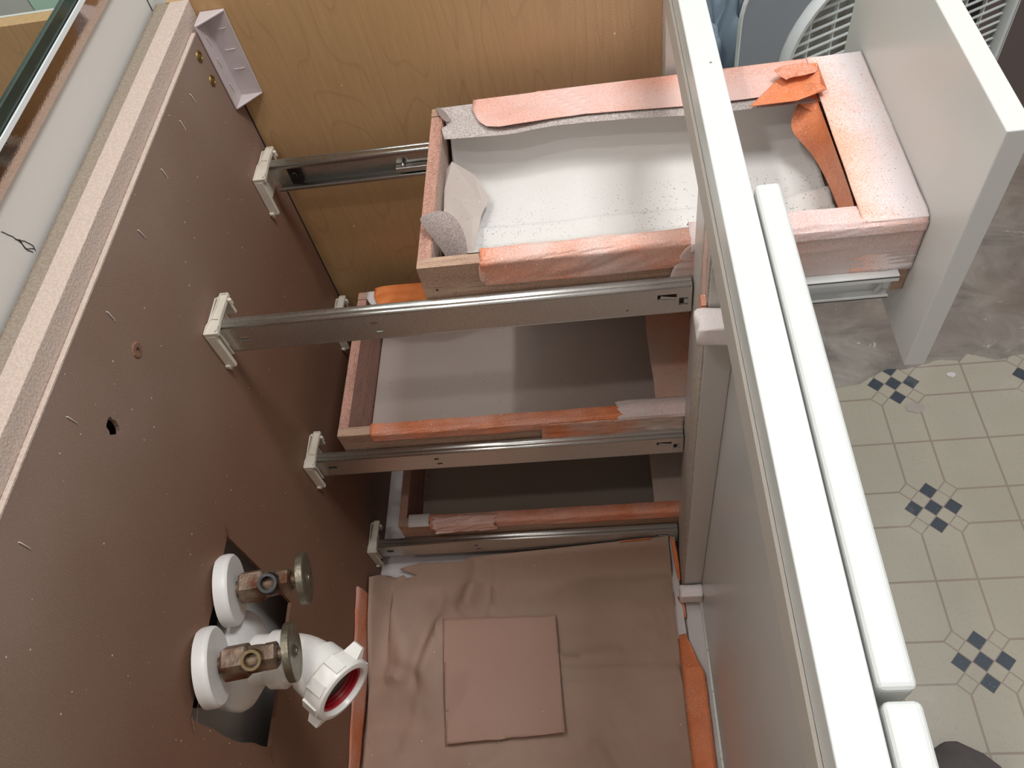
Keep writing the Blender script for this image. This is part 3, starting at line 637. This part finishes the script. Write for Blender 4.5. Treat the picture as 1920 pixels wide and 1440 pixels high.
# middle and lower drawers, pushed in
D2 = mk_drawer(.050, .4958, .286, .377, 'middle drawer pushed in', .2905, wood_in)
obj('paper_liner', G().box(.064, .458, YO + TW + .001, YF - TW - .001, .292, .2965), liner2, D2, label='pinkish sprayed liner')
D3 = mk_drawer(.056, .4958, .022, .112, 'bottom drawer pushed in', .0105 + .018, wood_in)
obj('paper_liner', G().box(.078, .458, YO + TW + .001, YF - TW - .001, .0285, .0305), liner3, D3, label='gray liner')
obj('drawer_front', G().box(.4965, .5140, -.330, .012, .262, .508), white, D2, bevel=.003)
obj('drawer_front', G().box(.4965, .5140, -.330, .012, .005, .256), white, D3, bevel=.003)
def flat_tape(par, x0, x1, y0, y1, z, mat, seed, amp=.0008, lab=None, e=.002, wr=.0006):
    ol = rough_line((x0, y0), (x1, y0), 12, e, seed) + rough_line((x1, y0), (x1, y1), 6, e * .4, seed + 1) + rough_line((x1, y1), (x0, y1), 12, e * .6, seed + 2) + rough_line((x0, y1), (x0, y0), 6, e, seed + 3)
    return obj('masking_tape', sheet(ol, lambda x, y: z + wr * abs(nz(x * 60, y * 40, seed)) * 2, 24), mat, par, smooth=True, solid=.0003, label=lab)
for D, z1, k in ((D2, .377, 0), (D3, .112, 5)):
    t1 = m_tape('rim_tape_orange', .30 + .2 * (k > 0), .8, over=(214, 190, 184), seed=k + 1.7)
    obj('masking_tape', strip([(-.262, z1 - .006), (-.2632, z1 + .0008), (-.2745, z1 + .0010), (-.2778, z1 - .001), (-.2784, z1 - .014 - (k > 0) * .002)], .092 + .012 * (k > 0), .4955, 90, 7, .004, .001, .0009, 31 + k, .0005, 50), t1, D, smooth=True, solid=.0003, label='orange tape along the near drawer side')
    if not k:
        def st3():
            P = []
            for j in range(20):
                u = j / 19; z = lerp(.3755, .3235, u); x0_ = .303 - .004 * u + .001 * nz(u * 9, 3)
                P.append([(lerp(x0_, .4705, i / 50), -.2792 - .0026 * abs(nz(i * .11, z * 120 + i * .05, 2)) - .001 * abs(nz(i * .3, z * 260, 5)), z) for i in range(51)])
            return G().grid(P)
        obj('masking_tape', st3(), m_tape('wrinkled_tape', .62, .9, over=(206, 192, 182), seed=12.4), D, smooth=True, solid=.0003, label='wrinkled tape strip hanging down the near side')
        obj('masking_tape', strip([(-.256, z1 + .0012), (-.268, z1 + .0020), (-.2795, z1 + .0015), (-.2800, z1 - .004)], 
.395, .4955, 30, 6, .02, .001, .0007, 44, .0006, 60), t_white, D, smooth=True, solid=.0003)
        flat_tape(D, .4395, .4955, -.268, -.055, z1 + .0012, m_tape('front_edge_tape', .72, .5, over=(214, 190, 178), seed=7.7), 3, lab='pinkish tape across the front end')
        # far rim: white paper and bright orange tape
        obj('paper_flap', sheet([(.0625, -.0435), (.16, -.043), (.16, -.072), (.10, -.070), (.085, -.072), (.071, -.068), (.063, -.055)], lambda x, y: z1 + .0012 + .001 * nz(x * 60, y * 60), 16), pwhite, D, smooth=True, solid=.0003)
        obj('paper_drop', G().grid([[(x, -.0555 - .003 * math.sin(j * 1.2), z1 - .0005 - j * .014) for x in (.070, .10, .14, .20, .26)] for j in range(6)]), pwhite, D, smooth=True, solid=.0003)
        def oz(x, y): return z1 + .004 + .004 * abs(nz(x * 30, y * 60, 2)) + .003 * math.sin(x * 70) * max(0, (-.052 - y) / .03)
        obj('masking_tape', sheet([(.0745, -.041), (.10, -.038), (.20, -.038), (.205, -.066), (.165, -.079), (.148, -.082), (.128, -.079), (.105, -.078), (.089, -.076), (.081, -.070), (.075, -.056)], oz, 30), m_tape('clean_orange_tape', -.2, .1, c=(238, 142, 82)), D, smooth=True, solid=.0003, label='clean bright orange tape bunched over the far side')
    else:
        flat_tape(D, .4380, .4955, -.268, -.055, z1 + .0012, m_tape('pale_front_tape', .95, .3, over=(196, 188, 178), seed=2.2), 9, lab='pale tape across the front end')
        obj('masking_tape', strip([(-.266, z1 + .0015), (-.2745, z1 + .0022), (-.2795, z1), (-.2805, z1 - .012), (-.281, z1 - .018)], .110, .205, 40, 6, .012, .012, .0026, 61, .0006, 70), t_pink, D, smooth=True, solid=.0003, label='crumpled pink tape flap')
        obj('masking_tape', strip([(-.260, z1 + .0012), (-.2635, z1 + .0022), (-.2755, z1 + .0020), (-.2788, z1 - .001)], .072, .104, 12, 6, .001, .002, .0003, 66, .0006, 70), pwhite, D, smooth=True, solid=.0003)
        for (x, y, L) in ((.115, -.09, .03), (.128, -.088, .05), (.139, -.10, .02), (.155, -.085, .026), (.20, -.12, .012)):
            obj('paint_stain', G().add([(x, y, .0309), (x + .003, y - .002, .0309), (x + .0025, y - L, .0309), (x - .0005, y - L * .9, .0309)], [(0, 1, 2, 3)]), cavity, D, solid=.0003)

# ------------------------------------------------------------------ masking paper on the cabinet floor
def pz(x, y):
    z = .0045 + .0025 * nz(x * 7, y * 7, 1) + .0015 * nz(x * 16, y * 12, 4)
    ridge = lambda a, b, h, w_: h * math.exp(-(dist(x, y, a, b) / w_) ** 2)
    def dist(px, py, a, b):
        vx, vy = b[0] - a[0], b[1] - a[1]; t = max(0, min(1, ((px - a[0]) * vx + (py - a[1]) * vy) / (vx * vx + vy * vy))); return math.hypot(px - a[0] - vx * t, py - a[1] - vy * t)
    z += ridge((.165, -.300), (.145, -.365), .009, .014) + ridge((.02, -.36), (.055, -.44), .008, .022) + ridge((.060, -.475), (.005, -.464), .006, .008)
    z -= ridge((.098, -.350), (.064, -.475), .006, .010) + ridge((.064, -.475), (.045, -.56), .004, .012)
    z += ridge((.08, -.46), (.105, -.40), .007, .018) + ridge((.285, -.449), (.37, -.445), .0035, .005) + ridge((.28, -.468), (.46, -.470), .003, .006) + ridge((.29, -.489), (.456, -.478), .0025, .005)
    z += ridge((.456, -.34), (.30, -.36), .003, .02) + ridge((.190, -.30), (.182, -.385), .003, .003) + ridge((.33, -.57), (.36, -.63), .003, .01) + ridge((.16, -.60), (.21, -.575), .003, .01)
    t = max(0, (y + .330) / .036); z += t * t * (.012 + .045 * max(0, (x - .1) / .36))
    if x < .03: z += ((.03 - x) / .03) ** 2 * .075 * math.exp(-((y + .345) / .10) ** 2) * (1 if y < -.32 else max(0.2, 1 - (y + .32) * -30))
    return max(z, .001)
pz0 = pz
def pz(x, y): b = .0045; e = .5 + .5 * min(1, max(0, (-y - .32) / .03)); v_ = max(.001, b + (pz0(x, y) - b) * (2.1 if (y < -.335 and x > .03) else 1) + .0030 * abs(nz(x * 22, y * 30, 9)) + .0018 * abs(nz(x * 60, y * 45, 3)) * (1 + nz(x * 5, y * 5, 8))); return min(v_, .0150) if (.10 < x < .30 and -.58 < y < -.37) else v_
ol = [(.0035, -1.0), (.0035, -.70), (.004, -.50), (.0035, -.40), (.0035, -.335)] + [(.010, -.322), (.02, -.3155), (.028, -.3165), (.040, -.3125), (.046, -.3175), (.062, -.3130), (.050, -.3095), (.034, -.304), (.045, -.300), (.07, -.2965), (.10, -.2965), (.14, -.2985), (.150, -.2945), (.20, -.2948), (.30, -.2942), (.40, -.2940), (.455, -.2940)] + [(.4575, -.34), (.458, -.42), (.4575, -.5), (.458, -.6), (.458, -1.0)]
mp_ = obj('masking_paper', sheet(ol, pz, 100), kraft, None, loc=(.23, -.55, 0), smooth=True, solid=.0004, ang=70,
          label='large brown kraft masking paper covering the cabinet floor', cat='paper')
obj('masking_tape', G().grid([[(.0006 + .002 * abs(nz(y * 20, k)), y, lerp(.0025, lerp(.110, .050, min(1, max(0, (-y - .36) / .25))) * (1 - .55 * max(0, (y + .3665) / .0105) ** 2), k / 5)) for k in range(6)] for y in [-.356 - i * .0035 for i in range(12)] + [-.40 - i * .01 for i in range(52)]]), t_mid, mp_, smooth=True, solid=.0003, label='orange tape up the foot of the back panel')
P = []
for i in range(60):
    y = -.424 - i * .0095; xr = .4665 + .020 * min(1, i / 6) + .001 * nz(i * .3, 1); P.append([(lerp(.4565, xr, k / 5), y, pz(.457, y) + .0012 + (.0135 - .002) * (k / 5) ** .8 + .002 * abs(nz(i * .2, k * .4, 3))) for k in range(6)])
obj('masking_tape', G().grid(P), m_tape('door_side_tape', .12, .45, seed=3.9), mp_, smooth=True, solid=.0003, label='orange tape along the door side')
P = []
for i in range(16):
    y = -.290 - i * .0092; P.append([(lerp(.4560, .4645 + .004 * (i / 15), k / 3), y, max(pz(.457, min(y, -.30)), .004) + .0012 + .008 * k / 3) for k in range(4)])
obj('masking_tape', G().grid(P), pwhite, mp_, smooth=True, solid=.0003, label='white tape at the paper corner')
obj('masking_tape', G().grid([[(.4572, -.2925, .064), (.4605, -.292, .064)], [(.459, -.300, .052), (.4665, -.304, .050)], [(.461, -.320, .032), (.4690, -.325, .032)], [(.4645, -.350, .016), (.4695, -.352, .018)]]), m_tape('corner_orange_tape', -.1, .1), mp_, smooth=True, solid=.0003, sub=1)
obj('masking_tape', G().grid([[(.462, -.368, .010), (.4690, -.3685, .016)], [(.464, -.385, .010), (.4705, -.386, .016)], [(.466, -.400, .010), (.4710, -.400, .014)]]), t_orange, mp_, smooth=True, solid=.0003)
obj('masking_tape', G().grid([[(x, -.2955 + .0005 * nz(x * 90, 1), z + .0015 * nz(x * 80, 2) + .022 + .045 * max(0, (x - .1) / .36)) for x in [.385 + .005 * i for i in range(10)]] for z in (-.006, .0)]), t_orange, mp_, smooth=True, solid=.0003)
# square of cardboard-like paper lying on top
sq = rough_line((.110, -.388), (.281, -.390), 14, .0012, 1) + rough_line((.281, -.390), (.286, -.480), 8, .0012, 2) + rough_line((.286, -.480), (.290, -.553), 8, .0022, 3) + rough_line((.290, -.553), (.125, -.564), 18, .0022, 4) + rough_line((.125, -.564), (.110, -.388), 8, .0006, 5)
obj('paper_square', sheet(sq, lambda x, y: .0172 + .003 * math.exp(-((x - .29) / .02) ** 2) + .0006 * nz(x * 20, y * 20), 30), kraft2, None, loc=(.2, -.47, .012), smooth=True, solid=.0012,
    label='small reddish brown square of thick paper lying on the large masking paper', cat='paper')

# ------------------------------------------------------------------ plumbing
def valve(c, d, r, hr, L, lab, dark_out, seed):
    c = Vector(c); d = Vector(d).normalized()
    v = empty('shutoff_valve', tuple(c), label=lab, cat='valve', group='shutoff valves in the back panel cut-out')
    obj('escutcheon', G().lathe(c - d * .013, d, [(0, r * .99), (.008, r), (.0112, r * .985), (.013, r * .93), (.013, .012)], 64), esc, v, smooth=True, label='white round wall flange')
    g = G().lathe(c - d * .004, d, [(0, .0075), (.016, .0075)], 20)
    g.lathe(c + d * .004, d, [(0, .0145), (.002, .0165), (.022, .0165), (.024, .0145)], nside=6)
    g.lathe(c + d * .028, d, [(-.005, .0135), (0, .0125), (.006, .0125), (.012, .0120), (.016, .0105)], 28)
    g.lathe(c + d * (L - .020), d, [(0, .0118), (.002, .0130), (.012, .0130), (.014, .010)], nside=6)
    g.lathe(c + d * (L - .012), d, [(0, .006), (.012, .006)], 14)
    obj('valve_body', g, brass, v, smooth=True, label='corroded brass body', ang=30)
    up = Vector((.12, -.38, 1)).normalized(); up = (up - d * up.dot(d)).normalized(); o = c + d * .034
    g = G().lathe(o, up, [(0, .0105), (.010, .0105), (.011, .0095), (.0215, .0092), (.0215, .0065), (.010, .0062)], 26, caps=False)
    obj('outlet', g, black if dark_out else m_brass_rim, v, smooth=True)
    obj('outlet_bore', G().lathe(o + up * .010, up, [(0, .0064), (.0015, .0062)], 18), black, v)
    h = c + d * L; pr = [(0, .008), (.001, hr * .8), (.002, hr * .96)]; g = G().lathe(h, d, pr + [(.0025, hr), (.0085, hr), (.0095, hr * .95), (.0085, hr * .82), (.0085, hr * .25), (.0105, hr * .16), (.0105, .001)], 96)
    k = 0
    for i, p in enumerate(g.v):      # knurled edge
        q = Vector(p) - h; t = q.dot(d); rr = (q - d * t).length
        if rr > hr * .985 and (i % 2): p2 = h + d * t + (q - d * t) * .990; g.v[i] = tuple(p2)
    ho = obj('handle', g, nickel, v, smooth=True, label='round tarnished metal handle', ang=25)
    obj('handle_screw', G().lathe(h + d * .0098, d, [(0, .0042), (.0015, .0038), (.0022, .002)], 14), nickel, ho, smooth=True)
    return v
m_brass_rim = m_metal('worn_brass', (140, 120, 92), .5, False)
valve((.012, -.503, .473), (1, .17, -.13), .0350, .0255, .059, 'upper shutoff valve with white flange, farther from the camera', True, 1)
valve((.014, -.578, .480), (1, .19, -.12), .0365, .0270, .060, 'lower shutoff valve with a flaking white flange, in front of the drain pipe', False, 2)
dc = Vector((.006, -.553, .407)); dr = empty('drain_pipe', tuple(dc), label='white plastic drain elbow with a winged slip nut and red washer', cat='pipe')
obj('escutcheon', G().lathe(dc, (1, 0, 0), [(-.02, .0475), (-.006, .049), (-.001, .0465), (.008, .034), (.008, .02)], 64), esc, dr, smooth=True, label='wide white wall flange')
# elbow: straight then 45 degrees
e0 = dc; a0 = Vector((1, 0, 0)); a1 = Vector((.80, -.60, 0)).normalized(); r = .0250
pts = [e0 + a0 * t for t in (0, .015, .032, .045)]; rad = [r, r, r, r]
for i in range(1, 7):
    t = i / 6; d = (a0 * (1 - t) + a1 * t).normalized(); pts.append(pts[-1] + d * .0055); rad.append(r)
end = pts[-1]; pts += [end + a1 * .006, end + a1 * .012]; rad += [r, r]
g = G().tube(pts, rad, 40)
g.lathe(dc + a0 * .026, a0, [(0, r + .0002), (.0005, r + .0035), (.014, r + .0035), (.016, r)], 40, caps=False)
g.lathe(end - a1 * .004, a1, [(-.004, r - .001), (-.002, r + .0030), (.010, r + .0038), (.016, r + .0042), (.018, r)], 40, caps=False)
obj('elbow', g, pvc, dr, smooth=True, label='white plastic elbow with a dusty hub')
n0 = end + a1 * .012; ro = .0335; ri = .0255
g = G().lathe(n0, a1, [(0, r), (0, ro - .004), (.003, ro - .001), (.020, ro), (.0235, ro - .002), (.0245, ro - .005), (.0245, ri + .001), (.023, ri), (.004, ri)], 64, caps=False)
ea = a1.cross(Vector((0, 0, 1))).normalized(); eb = a1.cross(ea)
for k in range(8):
    an = math.radians(22 + k * 45); rd = ea * math.cos(an) + eb * math.sin(an); tg = a1.cross(rd); w_ = .0065 if k % 4 else .0055; hgt = .0022 if k % 4 else .012
    b0 = n0 + rd * (ro - .0015)
    vs = []
    for (t, hh) in ((.003, 1), (.021, 1)):
        for s_ in (-1, 1):
            vs.append(b0 + a1 * t + tg * w_ * s_ - rd * .001); vs.append(b0 + a1 * (t if k % 4 else lerp(t, .012, .35)) + tg * w_ * s_ * (.85 if k % 4 else .3) + rd * hgt)
    g.add(vs, [(0, 1, 3, 2), (4, 6, 7, 5), (0, 4, 5, 1), (2, 3, 7, 6), (1, 5, 7, 3), (0, 2, 6, 4)])
nut = obj('slip_nut', g, pvc, dr, smooth=True, label='white winged slip nut', ang=35)
g = G()
for k in range(3): g.lathe(n0 + a1 * (.016 - k * .004), a1, [(0, ri + .0003), (0, ri - .0030 - .0003 * k), (.0028, ri - .0026), (.0028, ri + .0003)], 56, caps=False)
obj('washer', g, red, nut, smooth=True, label='red rubber washer')
obj('pipe_bore', G().lathe(n0 + a1 * .0062, a1, [(0, ri), (.001, ri - .001)], 40), dull, nut)
# ------------------------------------------------------------------ box fan on the bathroom floor
th = math.radians(25); ux = Vector((math.cos(th), math.sin(th), 0)); un = Vector((math.sin(th), -math.cos(th), 0)); fo = Vector((.624, .35, 0))
def FP(u, v, d=0): q = fo + ux * u + un * d; return (q.x, q.y, v)
fan = empty('floor_fan', FP(.3, FZ, -.06), label='gray and white box fan with a lattice grille standing behind the open drawer', cat='fan')
def rrect(u0, u1, v0, v1, r, n=10):
    o = []
    for cx, cy, a in ((u1 - r, v1 - r, 0), (u0 + r, v1 - r, 90), (u0 + r, v0 + r, 180), (u1 - r, v0 + r, 270)):
        for i in range(n + 1): t = math.radians(a + 90 * i / n); o.append((cx + r * math.cos(t), cy + r * math.sin(t)))
    return o
def ring_g(A, B, d0, d1, mi=0):
    n = len(A); vs = [FP(*p, d0) for p in A] + [FP(*p, d1) for p in A] + [FP(*p, d1) for p in B] + [FP(*p, d0) for p in B]; fs = []
    for i in range(n):
        j = (i + 1) % n; fs += [(i, j, j + n, i + n), (i + n, j + n, j + 2 * n, i + 2 * n), (i + 2 * n, j + 2 * n, j + 3 * n, i + 3 * n), (i + 3 * n, j + 3 * n, j, i)]
    return G().add(vs, fs, mi)
def rr2(u0, u1, v0, v1, rl, rr_, n=10):
    o = []
    for cx, cy, a, r in ((u1 - rr_, v1 - rr_, 0, rr_), (u0 + rl, v1 - rl, 90, rl), (u0 + rl, v0 + rl, 180, rl), (u1 - rr_, v0 + rr_, 270, rr_)):
        for i in range(n + 1): t = math.radians(a + 90 * i / n); o.append((cx + r * math.cos(t), cy + r * math.sin(t)))
    return o
ft = .556; out = rr2(0, .602, FZ + .012, ft, .10, .04)
obj('housing', ring_g(out, rr2(.0025, .5995, FZ + .015, ft - .0025, .0975, .038), .002, -.005), fan_white, fan, label='pale gray rounded housing edge')
opn = rr2(.077, .585, FZ + .10, .487, .15, .03)
obj('front_panel', ring_g(rr2(.0024, .5996, FZ + .015, ft - .0024, .0976, .038), opn, 0, -.004), fan_gray, fan, label='gray front panel')
# raised white ring
inn = rr2(.103, .575, FZ + .126, .461, .125, .02); mid = rr2(.088, .581, FZ + .112, .474, .138, .026); nn = len(opn)
g = G(); vs = [FP(*p, -.005) for p in opn] + [FP(*p, .012) for p in mid] + [FP(*p, .010) for p in rr2(.096, .578, FZ + .119, .467, .131, .023)] + [FP(*p, -.012) for p in inn]
fs = []
for a in range(3): fs += [(a * nn + i, a * nn + (i + 1) % nn, (a + 1) * nn + (i + 1) % nn, (a + 1) * nn + i) for i in range(nn)]
obj('grille_ring', g.add(vs, fs), fan_white, fan, smooth=True, solid=.002, label='white rounded ring around the grille')
g = G()
def fbox(u0, u1, v0, v1, d0, d1):
    g.add([FP(u, v, d) for d in (d0, d1) for v in (v0, v1) for u in (u0, u1)], [(0, 2, 3, 1), (4, 5, 7, 6), (0, 1, 5, 4), (2, 6, 7, 3), (0, 4, 6, 2), (1, 3, 7, 5)])
def arcu(v):
    top = .461 - .125; 
    if v > top: return .228 - math.sqrt(max(.125 ** 2 - (v - top) ** 2, 0))
    return .103
v = FZ + .135
while v < .455:
    fbox(arcu(v) - .004, .577, v - .0012, v + .0012, -.008, -.004); v += .0165
u = .144
while u < .57:
    fbox(u - .0015, u + .0015, FZ + .126, .455 if u > .22 else .44, -.014, -.008); u += .048
obj('grille', g, fan_white, fan, label='white slatted grille')
g = G(); fbox(.10, .34, FZ + .125, .455, -.06, -.055); obj('inner_mesh', g, fan_dark, fan)
g = G(); fbox(.34, .58, FZ + .125, .455, -.06, -.055); obj('inner_dark', g, black, fan)
g = G(); fbox(.08, .52, FZ + .03, .50, -.12, -.07); obj('rear_shell', g, fan_gray, fan, bevel=.02)
g = G(); fbox(.07, .53, FZ, FZ + .02, -.125, -.005); obj('foot_base', g, fan_gray, fan)

# cloth heap and dark bag behind
def blob(name, c, s, mat, seed, amp, lab=None, cat=None, sub=5, floorz=FZ - .003, freq=2.2):
    bm = bmesh.new(); bmesh.ops.create_icosphere(bm, subdivisions=sub, radius=1); c = Vector(c)
    for v_ in bm.verts:
        p = v_.co.copy(); n_ = 1 + amp * (abs(noise.noise(p * freq + Vector((seed, 0, 0)))) * 1.4 + .5 * noise.noise(p * freq * 2.6 + Vector((0, seed, 0))))
        q = Vector((p.x * s[0] * n_, p.y * s[1] * n_, p.z * s[2] * n_)) + c; q.z = max(q.z, floorz); v_.co = q
    g_ = G().add([v_.co for v_ in bm.verts], [[v_.index for v_ in f.verts] for f in bm.faces]); bm.free()
    return obj(name, g_, mat, None, loc=(c.x, c.y, floorz), smooth=True, label=lab, cat=cat, ang=180)
blob('folded_cloth', (.585, .53, .10), (.10, .11, .26), cloth_m, 3, .55, 'crumpled blue gray cloth heaped left of the fan', 'cloth', 6)
blob('dark_bag', (.60, .86, .02), (.11, .11, .34), cloth_blk, 8, .25, 'black bag slumped behind the blue gray cloth', 'bag')
# shoe at the lower right
sh = empty('shoe', (.86, -.66, FZ), label='dark gray rounded shoe toe on the vinyl floor at the bottom right', cat='shoe')
P = []
for i in range(17):
    t = i / 16; y = -.556 - t * .27; wd = .072 * math.sin(min(1, (t * 3.2 + .02)) * math.pi / 2) ** .6 * math.sqrt(max(.05, 1 - max(0, (t - .7) / .3) ** 2)); hh = .026 + .024 * min(1, t * 2) + .02 * t
    P.append([(.820 + (-.01 + .0) * t + wd * math.cos(a), y, FZ + .012 + hh * max(0, math.sin(a)) ** .75 * min(1, .25 + t * 8)) for a in [math.pi * k / 16 for k in range(17)]])
up_ = G().grid(P); up_.f.append(tuple(range(17))); up_.mi.append(0)
obj('upper', up_, shoe_m, sh, smooth=True, solid=.002, label='dark gray suede upper')
sl = []
for i in range(17): sl.append((P[i][0][0] + .003, P[i][0][1]))
for i in range(16, -1, -1): sl.append((P[i][-1][0] - .003, P[i][-1][1]))
obj('sole', G().prism(sl, 2, FZ + .0003, FZ + .013), shoe_s, sh, bevel=.002)
# paper scraps stuck on the floor
def scrap(c, r, seed, lab, mat):
    ol_ = [(c[0] + r * (1 + .35 * nz(i * .9, seed)) * math.cos(i * .5236), c[1] + r * (.7 + .3 * nz(i * .7, seed + 2)) * math.sin(i * .5236)) for i in range(12)]
    obj('paper_scrap', G().plate(ol_, [], 2, FZ + .0002, FZ + .0011), mat, None, loc=(c[0], c[1], FZ), label=lab, cat='scrap', group='pale paper scraps on the vinyl floor')
scrap((.925, .0), .016, 1, 'torn translucent scrap over the checker motif by the drawer front corner', m_paper('scrap', (176, 166, 156), (168, 156, 148)))
scrap((1.005, .065), .008, 5, 'small pale flake on a tile right of the drawer front corner', pwhite)
